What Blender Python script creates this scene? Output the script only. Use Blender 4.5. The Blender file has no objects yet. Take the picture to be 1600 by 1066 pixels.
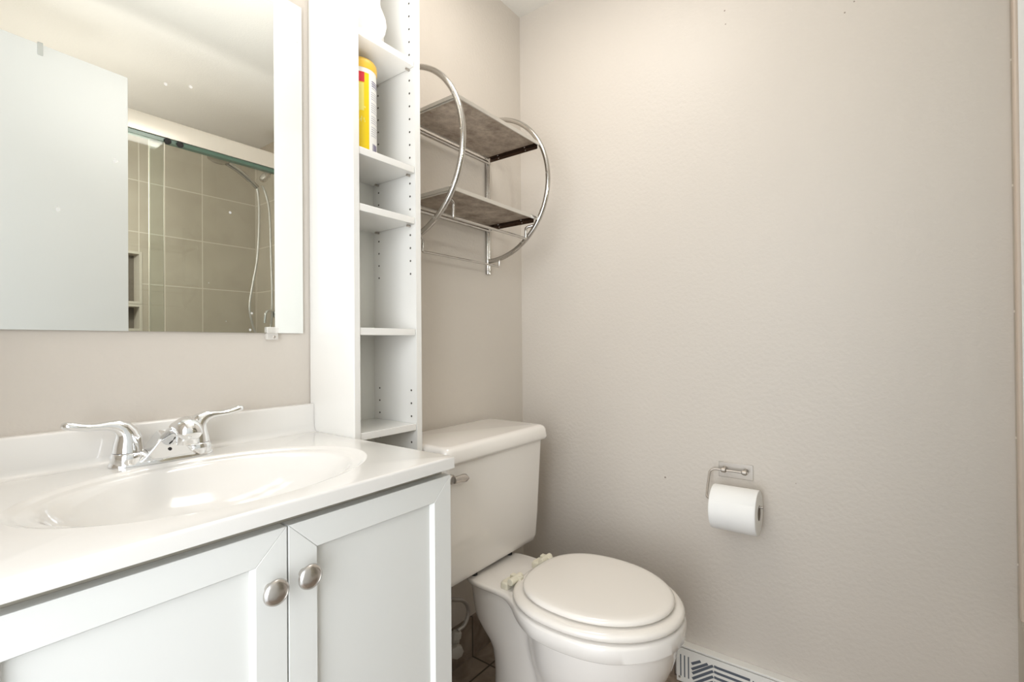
import bpy, bmesh, math, random
from mathutils import Vector, Matrix

S = bpy.context.scene
COL = S.collection
PI = math.pi

# ------------------------------------------------------------------ camera
cd = bpy.data.cameras.new('camera'); cam = bpy.data.objects.new('camera', cd); COL.objects.link(cam)
FPX, YAW, PITCH, ROLL = 757.89, 0.6408, -0.0059, -0.0078
CAMP = Vector((-1.5003, -1.0712, 1.0208))
fw = Vector((math.cos(YAW)*math.cos(PITCH), math.sin(YAW)*math.cos(PITCH), -math.sin(PITCH)))
r0 = Vector((math.sin(YAW), -math.cos(YAW), 0)); u0 = r0.cross(fw)
rr = r0*math.cos(ROLL)+u0*math.sin(ROLL); uu = -r0*math.sin(ROLL)+u0*math.cos(ROLL)
M = Matrix((rr, uu, -fw)).transposed().to_4x4(); M.translation = CAMP
cam.matrix_world = M
cd.sensor_width = 36; cd.lens = FPX/1600*36; cd.clip_start = 0.01; cd.clip_end = 50
S.camera = cam

# ------------------------------------------------------------------ view, world, lights
S.view_settings.view_transform = 'Standard'; S.view_settings.look = 'None'
S.view_settings.gamma = 1; S.view_settings.use_curve_mapping = False
S.view_settings.exposure = 0.0
W = bpy.data.worlds.new('world'); S.world = W; W.use_nodes = True
bg = W.node_tree.nodes['Background']; bg.inputs[0].default_value = (0.86, 0.93, 1.0, 1); bg.inputs[1].default_value = 1.6

def area(name, loc, target, sx, sy, power, colr):
    l = bpy.data.lights.new(name, 'AREA'); l.shape = 'RECTANGLE'; l.size = sx; l.size_y = sy
    l.energy = power; l.color = colr
    o = bpy.data.objects.new(name, l); COL.objects.link(o); o.location = loc
    d = Vector(target)-Vector(loc); o.rotation_euler = d.to_track_quat('-Z', 'Y').to_euler()
    return o
area('ceiling_fill_light', (-0.62, -0.42, 2.215), (-0.62, -0.42, 0), 0.36, 0.36, 3.0, (1.0, 0.965, 0.92))  # added overhead fill, out of view
area('doorway_daylight', (-2.75, -1.25, 1.25), (-0.4, -0.55, 1.1), 1.7, 2.0, 54.0, (0.94, 0.97, 1.0))
area('vanity_lamp_light', (-1.18, -0.155, 1.985), (-1.12, -0.75, 1.1), 0.50, 0.10, 0.5, (1.0, 0.955, 0.90))
area('ceiling_bounce_fill', (-0.86, -0.58, 1.30), (-0.80, -0.62, 2.26), 0.40, 0.40, 3.4, (1.0, 0.99, 0.98)).data.spread = math.radians(110)  # added upward fill in mid-room, bounced off the ceiling; stands in for a flash
pl = bpy.data.lights.new('shower_fill_light', 'POINT'); pl.energy = 14.0; pl.color = (1.0, .97, .93); pl.shadow_soft_size = .06
po = bpy.data.objects.new('shower_fill_light', pl); COL.objects.link(po); po.location = (-1.02, -1.60, 1.60)  # unseen fill added inside the shower to brighten tile and ceiling

# ------------------------------------------------------------------ materials
def srgb(*c):
    return tuple(((v/255)/12.92 if v/255 <= .04045 else ((v/255+.055)/1.055)**2.4) for v in c)+(1,)
def mat(name, c, rough=.5, metal=0, spec=.5, bump=0, bscale=200, var=0, vscale=5, coat=0, detail=3, bdist=.002, aniso=0):
    m = bpy.data.materials.new(name); m.use_nodes = True; nt = m.node_tree; N = nt.nodes; L = nt.links
    b = N['Principled BSDF']; b.inputs['Base Color'].default_value = c
    b.inputs['Roughness'].default_value = rough; b.inputs['Metallic'].default_value = metal
    b.inputs['Specular IOR Level'].default_value = spec; b.inputs['Coat Weight'].default_value = coat
    b.inputs['Coat Roughness'].default_value = .06
    tc = N.new('ShaderNodeTexCoord')
    if bump:
        n = N.new('ShaderNodeTexNoise'); n.inputs['Scale'].default_value = bscale; n.inputs['Detail'].default_value = detail
        L.new(tc.outputs['Object'], n.inputs['Vector'])
        bp = N.new('ShaderNodeBump'); bp.inputs['Strength'].default_value = bump; bp.inputs['Distance'].default_value = bdist
        L.new(n.outputs['Fac'], bp.inputs['Height']); L.new(bp.outputs['Normal'], b.inputs['Normal'])
    n2 = N.new('ShaderNodeTexNoise'); n2.inputs['Scale'].default_value = vscale; n2.inputs['Detail'].default_value = 4
    L.new(tc.outputs['Object'], n2.inputs['Vector'])
    mx = N.new('ShaderNodeMix'); mx.data_type = 'RGBA'
    v = var or .004
    mx.inputs[6].default_value = tuple(x*(1-v) for x in c[:3])+(1,)
    mx.inputs[7].default_value = tuple(min(1, x*(1+v)) for x in c[:3])+(1,)
    L.new(n2.outputs['Fac'], mx.inputs[0]); L.new(mx.outputs[2], b.inputs['Base Color'])
    return m

def wall_mat(name, c, spots=()):
    m = mat(name, c, rough=.44, spec=.4, bump=.42, bscale=95, var=.02, vscale=2.5, detail=4, bdist=.0022)
    nt = m.node_tree; N = nt.nodes; L = nt.links; b = N['Principled BSDF']
    if spots:
        geo = N.new('ShaderNodeNewGeometry'); acc = None
        for (p, r) in spots:
            d = N.new('ShaderNodeVectorMath'); d.operation = 'DISTANCE'; d.inputs[1].default_value = p
            L.new(geo.outputs['Position'], d.inputs[0])
            lt = N.new('ShaderNodeMath'); lt.operation = 'LESS_THAN'; lt.inputs[1].default_value = r
            L.new(d.outputs['Value'], lt.inputs[0])
            if acc is None: acc = lt.outputs[0]
            else:
                a = N.new('ShaderNodeMath'); a.operation = 'MAXIMUM'; L.new(acc, a.inputs[0]); L.new(lt.outputs[0], a.inputs[1]); acc = a.outputs[0]
        src = b.inputs['Base Color'].links[0].from_socket
        mx = N.new('ShaderNodeMix'); mx.data_type = 'RGBA'; L.new(acc, mx.inputs[0]); L.new(src, mx.inputs[6])
        mx.inputs[7].default_value = srgb(140, 128, 116); L.new(mx.outputs[2], b.inputs['Base Color'])
    return m

def tile_mat(name, c1, c2, grout, axes, size, off, gw=.003, rough=.35, nscale=9, contrast=1.0):
    """axes: which two world axes carry the grid; size, off: grid pitch and origin in metres"""
    m = bpy.data.materials.new(name); m.use_nodes = True; nt = m.node_tree; N = nt.nodes; L = nt.links
    b = N['Principled BSDF']; b.inputs['Roughness'].default_value = rough
    geo = N.new('ShaderNodeNewGeometry'); sep = N.new('ShaderNodeSeparateXYZ'); L.new(geo.outputs['Position'], sep.inputs[0])
    masks = []; cells = []
    for ax, sz, of in zip(axes, size, off):
        a = N.new('ShaderNodeMath'); a.operation = 'SUBTRACT'; L.new(sep.outputs[ax], a.inputs[0]); a.inputs[1].default_value = of
        d = N.new('ShaderNodeMath'); d.operation = 'DIVIDE'; L.new(a.outputs[0], d.inputs[0]); d.inputs[1].default_value = sz
        fl = N.new('ShaderNodeMath'); fl.operation = 'FLOOR'; L.new(d.outputs[0], fl.inputs[0]); cells.append(fl.outputs[0])
        p = N.new('ShaderNodeMath'); p.operation = 'PINGPONG'; L.new(d.outputs[0], p.inputs[0]); p.inputs[1].default_value = .5
        g = N.new('ShaderNodeMath'); g.operation = 'LESS_THAN'; L.new(p.outputs[0], g.inputs[0]); g.inputs[1].default_value = gw/2/sz
        masks.append(g.outputs[0])
    mxm = N.new('ShaderNodeMath'); mxm.operation = 'MAXIMUM'; L.new(masks[0], mxm.inputs[0]); L.new(masks[1], mxm.inputs[1])
    cmb = N.new('ShaderNodeCombineXYZ'); L.new(cells[0], cmb.inputs[0]); L.new(cells[1], cmb.inputs[1])
    wn = N.new('ShaderNodeTexWhiteNoise'); L.new(cmb.outputs[0], wn.inputs['Vector'])
    off3 = N.new('ShaderNodeVectorMath'); off3.operation = 'MULTIPLY_ADD'; L.new(wn.outputs['Color'], off3.inputs[0]); off3.inputs[1].default_value = (9, 9, 9); L.new(geo.outputs['Position'], off3.inputs[2])
    n = N.new('ShaderNodeTexNoise'); n.inputs['Scale'].default_value = nscale; n.inputs['Detail'].default_value = 8; n.inputs['Roughness'].default_value = .62; n.inputs['Distortion'].default_value = .6
    L.new(off3.outputs[0], n.inputs['Vector'])
    cr = N.new('ShaderNodeValToRGB'); cr.color_ramp.elements[0].position = .5-.22/contrast; cr.color_ramp.elements[1].position = .5+.22/contrast
    cr.color_ramp.elements[0].color = c1; cr.color_ramp.elements[1].color = c2; L.new(n.outputs['Fac'], cr.inputs[0])
    mx = N.new('ShaderNodeMix'); mx.data_type = 'RGBA'; L.new(mxm.outputs[0], mx.inputs[0]); L.new(cr.outputs[0], mx.inputs[6]); mx.inputs[7].default_value = grout
    L.new(mx.outputs[2], b.inputs['Base Color'])
    inv = N.new('ShaderNodeMath'); inv.operation = 'SUBTRACT'; inv.inputs[0].default_value = 1; L.new(mxm.outputs[0], inv.inputs[1])
    bp = N.new('ShaderNodeBump'); bp.inputs['Strength'].default_value = .5; bp.inputs['Distance'].default_value = .0015
    L.new(inv.outputs[0], bp.inputs['Height']); L.new(bp.outputs['Normal'], b.inputs['Normal'])
    return m

def mesh_metal(name):
    m = bpy.data.materials.new(name); m.use_nodes = True; nt = m.node_tree; N = nt.nodes; L = nt.links
    b = N['Principled BSDF']; b.inputs['Metallic'].default_value = .15; b.inputs['Roughness'].default_value = .5
    tc = N.new('ShaderNodeTexCoord')
    no = N.new('ShaderNodeTexNoise'); no.inputs['Scale'].default_value = 22; no.inputs['Detail'].default_value = 8; no.inputs['Roughness'].default_value = .7
    L.new(tc.outputs['Object'], no.inputs['Vector'])
    cr = N.new('ShaderNodeValToRGB'); cr.color_ramp.elements[0].position = .35; cr.color_ramp.elements[1].position = .7
    cr.color_ramp.elements[0].color = srgb(142, 124, 108); cr.color_ramp.elements[1].color = srgb(212, 200, 184)
    L.new(no.outputs['Fac'], cr.inputs[0]); L.new(cr.outputs[0], b.inputs['Base Color'])
    sep = N.new('ShaderNodeSeparateXYZ'); L.new(tc.outputs['Object'], sep.inputs[0]); ps = []
    for ax in (0, 1):
        d = N.new('ShaderNodeMath'); d.operation = 'DIVIDE'; L.new(sep.outputs[ax], d.inputs[0]); d.inputs[1].default_value = .0038
        f = N.new('ShaderNodeMath'); f.operation = 'PINGPONG'; L.new(d.outputs[0], f.inputs[0]); f.inputs[1].default_value = .5
        q = N.new('ShaderNodeMath'); q.operation = 'POWER'; L.new(f.outputs[0], q.inputs[0]); q.inputs[1].default_value = 2; ps.append(q.outputs[0])
    a = N.new('ShaderNodeMath'); a.operation = 'ADD'; L.new(ps[0], a.inputs[0]); L.new(ps[1], a.inputs[1])
    lt = N.new('ShaderNodeMath'); lt.operation = 'LESS_THAN'; L.new(a.outputs[0], lt.inputs[0]); lt.inputs[1].default_value = .10
    tr = N.new('ShaderNodeBsdfTransparent'); ms = N.new('ShaderNodeMixShader')
    L.new(lt.outputs[0], ms.inputs[0]); L.new(b.outputs[0], ms.inputs[1]); L.new(tr.outputs[0], ms.inputs[2])
    L.new(ms.outputs[0], N['Material Output'].inputs['Surface'])
    return m

def clear_mat(name, tint, refl=1.0, rough=.0):
    m = bpy.data.materials.new(name); m.use_nodes = True; nt = m.node_tree; N = nt.nodes; L = nt.links
    N.remove(N['Principled BSDF'])
    tr = N.new('ShaderNodeBsdfTransparent'); tr.inputs[0].default_value = tint
    gl = N.new('ShaderNodeBsdfGlossy'); gl.inputs['Roughness'].default_value = rough
    fr = N.new('ShaderNodeFresnel'); fr.inputs[0].default_value = 1.5
    mu = N.new('ShaderNodeMath'); mu.operation = 'MULTIPLY'; mu.inputs[1].default_value = refl; L.new(fr.outputs[0], mu.inputs[0])
    ms = N.new('ShaderNodeMixShader'); L.new(mu.outputs[0], ms.inputs[0]); L.new(tr.outputs[0], ms.inputs[1]); L.new(gl.outputs[0], ms.inputs[2])
    L.new(ms.outputs[0], N['Material Output'].inputs['Surface']); return m

def emit_mat(name, c, s):
    m = bpy.data.materials.new(name); m.use_nodes = True; b = m.node_tree.nodes['Principled BSDF']
    b.inputs['Base Color'].default_value = c; b.inputs['Emission Color'].default_value = c; b.inputs['Emission Strength'].default_value = s
    return m

def mirror_mat():
    m = bpy.data.materials.new('mirror_silver'); m.use_nodes = True; nt = m.node_tree; N = nt.nodes; L = nt.links
    b = N['Principled BSDF']; b.inputs['Metallic'].default_value = 1; b.inputs['Roughness'].default_value = 0
    tc = N.new('ShaderNodeTexCoord')
    v = N.new('ShaderNodeTexVoronoi'); v.inputs['Scale'].default_value = 26; v.inputs['Randomness'].default_value = 1
    L.new(tc.outputs['Object'], v.inputs['Vector'])
    wn = N.new('ShaderNodeSeparateColor'); L.new(v.outputs['Color'], wn.inputs[0])
    th = N.new('ShaderNodeMath'); th.operation = 'MULTIPLY'; L.new(wn.outputs[0], th.inputs[0]); th.inputs[1].default_value = .20
    sb = N.new('ShaderNodeMath'); sb.operation = 'SUBTRACT'; L.new(th.outputs[0], sb.inputs[0]); sb.inputs[1].default_value = .10
    lt = N.new('ShaderNodeMath'); lt.operation = 'LESS_THAN'; L.new(v.outputs['Distance'], lt.inputs[0]); L.new(sb.outputs[0], lt.inputs[1])
    b.inputs['Base Color'].default_value = (.90, .92, .90, 1)
    df = N.new('ShaderNodeBsdfDiffuse'); df.inputs[0].default_value = (.85, .85, .82, 1)
    k = N.new('ShaderNodeMath'); k.operation = 'MULTIPLY'; L.new(lt.outputs[0], k.inputs[0]); k.inputs[1].default_value = .55
    ms = N.new('ShaderNodeMixShader'); L.new(k.outputs[0], ms.inputs[0]); L.new(b.outputs[0], ms.inputs[1]); L.new(df.outputs[0], ms.inputs[2])
    L.new(ms.outputs[0], N['Material Output'].inputs['Surface']); return m

PAINT = srgb(207, 199, 189)
spots = [((0, -.733, 1.985), .0022), ((0, -.735, 1.945), .0018), ((0, -.545, .60), .0028), ((0, -1.02, 1.86), .002), ((0, -1.04, 1.88), .0018), ((0, -.90, .64), .0012)]
m_wall = wall_mat('wall_paint', PAINT, spots)
m_ceil = mat('ceiling_paint', srgb(226, 223, 216), rough=.8, bump=.25, bscale=160, bdist=.003)
m_floor = tile_mat('floor_slate_tile', srgb(122, 106, 92), srgb(172, 156, 140), srgb(84, 72, 62), (0, 1), (.305, .305), (-.306, -.083), gw=.006, nscale=16, rough=.5)
m_base = tile_mat('base_slate_tile', srgb(112, 97, 84), srgb(156, 141, 126), srgb(80, 70, 62), (0, 1), (.305, 9), (-.306, 3), gw=.006, nscale=16, rough=.5)
m_sht = tile_mat('shower_tile_back', srgb(178, 167, 151), srgb(196, 186, 170), srgb(220, 212, 198), (0, 2), (.3055, .275), (-.31, 1.633), gw=.005, nscale=5, contrast=.8)
m_shr = tile_mat('shower_tile_side', srgb(178, 167, 151), srgb(196, 186, 170), srgb(220, 212, 198), (1, 2), (.3055, .275), (-2.08, 1.633), gw=.005, nscale=5, contrast=.8)
m_grout = mat('niche_edge', srgb(205, 197, 183), rough=.4)
m_niche = mat('niche_back_dark', srgb(112, 103, 92), rough=.4, var=.1, vscale=14)  # niche back, darker than the surrounding tile
m_cult = mat('cultured_marble', srgb(230, 227, 222), rough=.12, spec=.5, coat=.4)
m_cab = mat('thermofoil_white', srgb(226, 226, 222), rough=.32, spec=.45)
m_cabin = mat('cabinet_carcass', srgb(196, 190, 176), rough=.5)
m_mel = mat('melamine_white', srgb(236, 234, 229), rough=.13, spec=.55, coat=.35)
m_meli = mat('melamine_inside', srgb(230, 229, 222), rough=.4)
m_porc = mat('porcelain', srgb(236, 231, 225), rough=.1, spec=.55, coat=.5)
m_seat = mat('seat_enamel', srgb(236, 230, 222), rough=.16, spec=.5, coat=.3)
m_hinge = mat('ivory_plastic', srgb(226, 220, 200), rough=.35)
m_chrome = mat('chrome', (.86, .87, .88, 1), rough=.07, metal=1)
m_chrome2 = mat('worn_chrome', (.53, .51, .48, 1), rough=.16, metal=1, bump=.1, bscale=300)
m_nickel = mat('brushed_nickel', (.60, .565, .53, 1), rough=.27, metal=1, bump=.06, bscale=400)
m_steel = mat('brushed_steel', (.47, .43, .385, 1), rough=.42, metal=1, bump=.05, bscale=500)
m_rim = mat('rack_rim_metal', (.70, .69, .66, 1), rough=.3, metal=1)
m_tab = mat('rack_dark_tab', srgb(96, 78, 66), rough=.22, metal=.9)
m_mesh = mesh_metal('perforated_metal')
m_paper = mat('toilet_paper', srgb(244, 243, 240), rough=.9, bump=.25, bscale=600, bdist=.0006)
m_card = mat('cardboard_core', srgb(150, 138, 124), rough=.9)
m_dark = mat('dark_gap', srgb(38, 34, 32), rough=.8)
m_hole = mat('drilled_hole', srgb(78, 72, 64), rough=.9)
m_door = mat('door_paint', srgb(229, 231, 230), rough=.45)
m_alum = mat('satin_aluminium', srgb(226, 219, 208), rough=.3, metal=.35, var=.02)
m_glass = clear_mat('shower_glass', (.955, .975, .96, 1), .8)
m_gedge = mat('glass_edge_green', srgb(92, 120, 106), rough=.15)
m_glint = mat('pale_glint', srgb(222, 216, 200), rough=.15)  # pale colour that paints in bright reflections on the shower glass
m_clear = clear_mat('clear_plastic', (.97, .97, .96, 1), 1.0, .15)
m_clip = mat('clip_plastic', srgb(244, 240, 234), rough=.1, coat=.5); m_clip.node_tree.nodes['Principled BSDF'].inputs['Alpha'].default_value = .42
m_yel = mat('yellow_label', srgb(240, 208, 20), rough=.3)
m_yell = mat('yellow_lid', srgb(240, 196, 70), rough=.35)
m_pale = mat('pale_yellow_print', srgb(236, 224, 120), rough=.35)
m_red = mat('red_print', srgb(214, 48, 62), rough=.35)
m_white = mat('white_plastic', srgb(240, 239, 234), rough=.35)
m_ink = mat('grey_print', srgb(150, 150, 170), rough=.5)
m_ink2 = mat('violet_print', srgb(84, 72, 128), rough=.5)
m_bag = mat('plastic_bag', srgb(240, 239, 237), rough=.35, bump=.35, bscale=22, bdist=.01)
m_reg = mat('register_enamel', srgb(236, 234, 228), rough=.3)
m_regd = mat('register_recess', srgb(92, 98, 108), rough=.6)
m_braid = mat('braided_hose', (.62, .60, .57, 1), rough=.4, metal=.8, bump=.8, bscale=420, bdist=.001)
m_valve = mat('valve_plastic', srgb(206, 200, 190), rough=.35)
m_mirror = mirror_mat()
m_bulb = emit_mat('frosted_diffuser_lit', (1, .94, .86, 1), 2.4)  # glow for the added ceiling fixture
m_shade = emit_mat('frosted_glass_lit', (1, .93, .84, 1), 4.0)
m_rubber = mat('black_rubber', srgb(24, 24, 24), rough=.6)

# ------------------------------------------------------------------ mesh helpers
def finish(bm, angle=35):
    bmesh.ops.recalc_face_normals(bm, faces=bm.faces)
    a = math.radians(angle)
    for f in bm.faces: f.smooth = True
    for e in bm.edges:
        if len(e.link_faces) == 2:
            e.smooth = e.calc_face_angle(0) < a
        else: e.smooth = False

def obj(name, bm, mats, parent=None, angle=35, bevel=0, seg=2, sub=0):
    finish(bm, angle)
    me = bpy.data.meshes.new(name); bm.to_mesh(me); bm.free()
    for mm in (mats if isinstance(mats, (list, tuple)) else [mats]): me.materials.append(mm)
    o = bpy.data.objects.new(name, me); COL.objects.link(o)
    if parent: o.parent = parent; o.matrix_parent_inverse = parent_world(parent).inverted()
    if sub:
        s = o.modifiers.new('s', 'SUBSURF'); s.levels = sub; s.render_levels = sub
    if bevel:
        b = o.modifiers.new('b', 'BEVEL'); b.width = bevel; b.segments = seg; b.limit_method = 'ANGLE'; b.angle_limit = math.radians(40)
        b.harden_normals = False
    return o
def parent_world(p):
    m = Matrix.Translation(p.location) @ p.rotation_euler.to_matrix().to_4x4() if p.type == 'EMPTY' else Matrix.Identity(4)
    if p.parent: m = parent_world(p.parent) if p.type != 'EMPTY' else m
    return Matrix.Identity(4) if p.type != 'EMPTY' and not p.parent else m
def thing(name, label, cat, loc=(0, 0, 0), group=None):
    o = bpy.data.objects.new(name, None); COL.objects.link(o); o.location = loc; o.empty_display_size = .05
    o['label'] = label; o['category'] = cat
    if group: o['group'] = group
    return o
def tag(o, label, cat, group=None):
    o['label'] = label; o['category'] = cat
    if group: o['group'] = group
    return o
def struct(o, label=None, cat=None):
    o['kind'] = 'structure'
    if label: o['label'] = label; o['category'] = cat
    return o

def part(name, bm, mats, root, **k):
    """link a part whose mesh is written in world space under root (an Empty or a part)"""
    o = obj(name, bm, mats, None, **k)
    o.parent = root
    base = root
    while base.type != 'EMPTY' and base.parent: base = base.parent
    if root is base and root.type == 'EMPTY':
        o.matrix_parent_inverse = Matrix.Translation(root.location).inverted()
    # parts of parts: the parent part already sits at the world origin
    return o

def B(): return bmesh.new()
def box(bm, x0, x1, y0, y1, z0, z1, mi=0):
    v = [bm.verts.new((x, y, z)) for x in (x0, x1) for y in (y0, y1) for z in (z0, z1)]
    fs = [bm.faces.new([v[i] for i in q]) for q in ((0, 1, 3, 2), (4, 6, 7, 5), (0, 4, 5, 1), (2, 3, 7, 6), (0, 2, 6, 4), (1, 5, 7, 3))]
    for f in fs: f.material_index = mi
    return fs
def bxm(*a, mi=0):
    bm = B(); box(bm, *a, mi=mi); return bm
def tube(bm, pts, r, n=12, closed=False, cap=True, mi=0):
    pts = [Vector(p) for p in pts]; R = r if isinstance(r, (list, tuple)) else [r]*len(pts)
    rings = []; up = None
    for i, p in enumerate(pts):
        if closed: d = (pts[(i+1) % len(pts)]-pts[i-1])
        else: d = pts[min(i+1, len(pts)-1)]-pts[max(i-1, 0)]
        d.normalize()
        if up is None:
            up = Vector((0, 0, 1)) if abs(d.z) < .9 else Vector((1, 0, 0))
        up = (up-d*up.dot(d)).normalized(); sd = d.cross(up)
        rings.append([bm.verts.new(p+(up*math.cos(2*PI*k/n)+sd*math.sin(2*PI*k/n))*R[i]) for k in range(n)])
    m = len(rings)
    for i in range(m if closed else m-1):
        a, b = rings[i], rings[(i+1) % m]
        for k in range(n):
            f = bm.faces.new((a[k], a[(k+1) % n], b[(k+1) % n], b[k])); f.material_index = mi
    if cap and not closed:
        for q in (rings[0], rings[-1][::-1]):
            f = bm.faces.new(q); f.material_index = mi
def curve(pts, n=8):
    """Catmull-Rom through pts"""
    P = [Vector(p) for p in pts]; P = [2*P[0]-P[1]]+P+[2*P[-1]-P[-2]]; out = []
    for i in range(1, len(P)-2):
        for k in range(n):
            t = k/n; a, b, c, d = P[i-1:i+3]
            out.append(.5*((2*b)+(c-a)*t+(2*a-5*b+4*c-d)*t*t+(3*b-a-3*c+d)*t**3))
    out.append(P[-2]); return out
def loft(bm, rings, cap=(True, True), mi=0):
    R = [[bm.verts.new(p) for p in r] for r in rings]; n = len(R[0])
    for a, b in zip(R, R[1:]):
        for k in range(n):
            f = bm.faces.new((a[k], a[(k+1) % n], b[(k+1) % n], b[k])); f.material_index = mi
    if cap[0]: bm.faces.new(R[0][::-1]).material_index = mi
    if cap[1]: bm.faces.new(R[-1]).material_index = mi
    return R
def lathe(bm, prof, c, axis='z', n=32, mi=0):
    """prof: (radius, offset along axis)"""
    c = Vector(c); rings = []
    ax = {'z': (Vector((1, 0, 0)), Vector((0, 1, 0)), Vector((0, 0, 1))),
          'y': (Vector((1, 0, 0)), Vector((0, 0, 1)), Vector((0, 1, 0))),
          'x': (Vector((0, 1, 0)), Vector((0, 0, 1)), Vector((1, 0, 0)))}[axis] if isinstance(axis, str) else axis
    for r, h in prof:
        rings.append([c+ax[0]*max(r, 1e-5)*math.cos(2*PI*k/n)+ax[1]*max(r, 1e-5)*math.sin(2*PI*k/n)+ax[2]*h for k in range(n)])
    loft(bm, rings, mi=mi)
def disc(bm, c, r, axis, n=10, mi=0):
    lathe(bm, [(r, 0), (r, .0004)], c, axis, n, mi)
def frame_axis(d):
    d = Vector(d).normalized(); a = Vector((0, 0, 1)) if abs(d.z) < .9 else Vector((1, 0, 0))
    s = d.cross(a).normalized(); return (s, s.cross(d), d)
def rrect(cx, cy, hx, hy, r, z, n=6):
    out = []
    for sx, sy, a0 in ((1, 1, 0), (-1, 1, 90), (-1, -1, 180), (1, -1, 270)):
        for k in range(n+1):
            a = math.radians(a0+90*k/n); out.append((cx+sx*(hx-r)+r*math.cos(a), cy+sy*(hy-r)+r*math.sin(a), z))
    return out

# ------------------------------------------------------------------ room shell
CZ = 2.265
XL = -1.68
YS = -2.08
SE = -1.316   # where the painted right wall meets the shower
struct(obj('floor', bxm(XL-.1, .1, YS-.1, .1, -.06, 0), m_floor))
struct(obj('ceiling', bxm(XL-.1, .1, YS-.1, .1, CZ, CZ+.06), m_ceil))
struct(obj('wall_back', bxm(XL-.1, .1, 0, .1, 0, CZ), m_wall))
struct(obj('wall_right', bxm(0, .1, SE, 0, 0, CZ), m_wall))
bm = B(); box(bm, 0, .1, YS-.1, SE, 0, CZ)
struct(obj('wall_shower_right', bm, m_shr))
# tiled back wall of the shower, pierced by a two-part niche
bm = B()
nx0, nx1 = -.96, -.615
zs = [(0, 1.118), (1.234, 1.262), (1.515, CZ)]
box(bm, nx1, 0, YS-.1, YS, 0, CZ); box(bm, XL-.1, nx0, YS-.1, YS, 0, CZ)
for a, b_ in zs: box(bm, nx0, nx1, YS-.1, YS, a, b_)
box(bm, nx0, nx1, YS-.1, YS-.085, 1.118, 1.515, mi=1)
struct(obj('wall_shower_back', bm, [m_sht, m_niche]))
bm = B()
for z0, z1 in ((1.118, 1.234), (1.262, 1.515)):
    for a in ((nx1, nx1+.013, z0-.013, z1+.013), (nx0-.013, nx0, z0-.013, z1+.013), (nx0, nx1, z1, z1+.013), (nx0, nx1, z0-.013, z0)):
        box(bm, a[0], a[1], YS, YS+.003, a[2], a[3])
struct(obj('trim_1', bm, m_grout))
# left wall with the entry doorway
bm = B(); box(bm, XL-.1, XL, YS-.1, -1.12, 0, CZ); box(bm, XL-.1, XL, -.40, 0, 0, CZ); box(bm, XL-.1, XL, -1.12, -.40, 2.05, CZ)
struct(obj('wall_left', bm, m_wall))
# tile base along the back wall, behind the toilet, and the short run on the right wall
struct(obj('baseboard_back', bxm(-.668, 0, -.010, 0, 0, .128), m_base, bevel=.001))
struct(obj('baseboard_right', bxm(-.010, 0, -.572, -.010, 0, .112), mat('base_tile_side', srgb(132, 116, 102), rough=.5, var=.14, vscale=14), bevel=.001))

# entry door, open and resting in front of the shower
DR = Vector((-.9035, -1.1735)); DL = Vector((-1.66, -1.109))
def oriented_slab(a, b, t, z0, z1, bm=None):
    bm = bm or B(); d = (b-a).normalized(); n = Vector((-d.y, d.x))
    if n.y > 0: n = -n
    P = [a, b, b+n*t, a+n*t]
    loft(bm, [[(p.x, p.y, z0) for p in P], [(p.x, p.y, z1) for p in P]]); return bm
door = struct(obj('door_1', oriented_slab(DL, DR, .035, .012, 2.03), m_door, bevel=.0015))
bm = B()
hp = DL.lerp(DR, .68); dd = (DR-DL).normalized()
a = hp-dd*.007; b_ = hp+dd*.007
P = [a, b_]
box(bm, hp.x-.007, hp.x+.007, hp.y+.0005, hp.y+.0035, 1.992, 2.035); box(bm, hp.x-.007, hp.x+.007, hp.y-.036, hp.y+.0035, 2.0305, 2.034)
hk = obj('hook', bm, mat('grey_hook', srgb(196, 198, 194), rough=.4), None, bevel=.003, seg=3); hk.parent = door
bm = B(); e = DR+dd*.0006
loft(bm, [[(e.x-.0002, e.y-.008, z), (e.x+.0012, e.y-.008, z), (e.x-.0012, e.y-.030, z), (e.x-.0024, e.y-.030, z)] for z in (.92, .98)])
lp = obj('latch_plate', bm, m_steel); lp.parent = door

# ------------------------------------------------------------------ vanity top with moulded basin
VX0, VX1 = -1.477, -.8665
VT, VB, VF = .821, .800, -.468
vt = thing('basin_counter', 'glossy white moulded vanity top with oval basin and low backsplash', 'vanity top', (-1.17, -.234, VB))
NE = 96
cxb, cyb, ax_, by_ = -1.168, -.262, .238, .168
corners = [(VX1, -.018), (VX0, -.018), (VX0, VF), (VX1, VF)]
def rect_hit(a):
    dx, dy = math.cos(a), math.sin(a); t = 1e9
    if dx > 1e-9: t = min(t, (VX1-cxb)/dx)
    if dx < -1e-9: t = min(t, (VX0-cxb)/dx)
    if dy > 1e-9: t = min(t, (-.018-cyb)/dy)
    if dy < -1e-9: t = min(t, (VF-cyb)/dy)
    return (cxb+dx*t, cyb+dy*t)
angs = sorted([2*PI*k/NE for k in range(NE)]+[math.atan2(c[1]-cyb, c[0]-cxb) % (2*PI) for c in corners])
def ell(a, f):
    # point of the ellipse (scaled by f) in direction a
    dx, dy = math.cos(a), math.sin(a); t = 1/math.sqrt((dx/(ax_*f))**2+(dy/(by_*f))**2); return (cxb+dx*t, cyb+dy*t)
bm = B(); RE = .004
outer = [rect_hit(a) for a in angs]
rings = [[(*ell(a, 1.0), VT) for a in angs]]
def shrink(p, d):
    return (min(max(p[0], VX0+0), VX1-d), max(p[1], VF+d))
rings.append([(*shrink(p, RE), VT) for p in outer])
for k in range(1, 5):
    t = k/4*PI/2
    rings.append([(*shrink(p, RE*(1-math.sin(t))), VT-RE*(1-math.cos(t))) for p in outer])
rings.append([(*p, VB) for p in outer])
loft(bm, rings, cap=(False, False))
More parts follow.
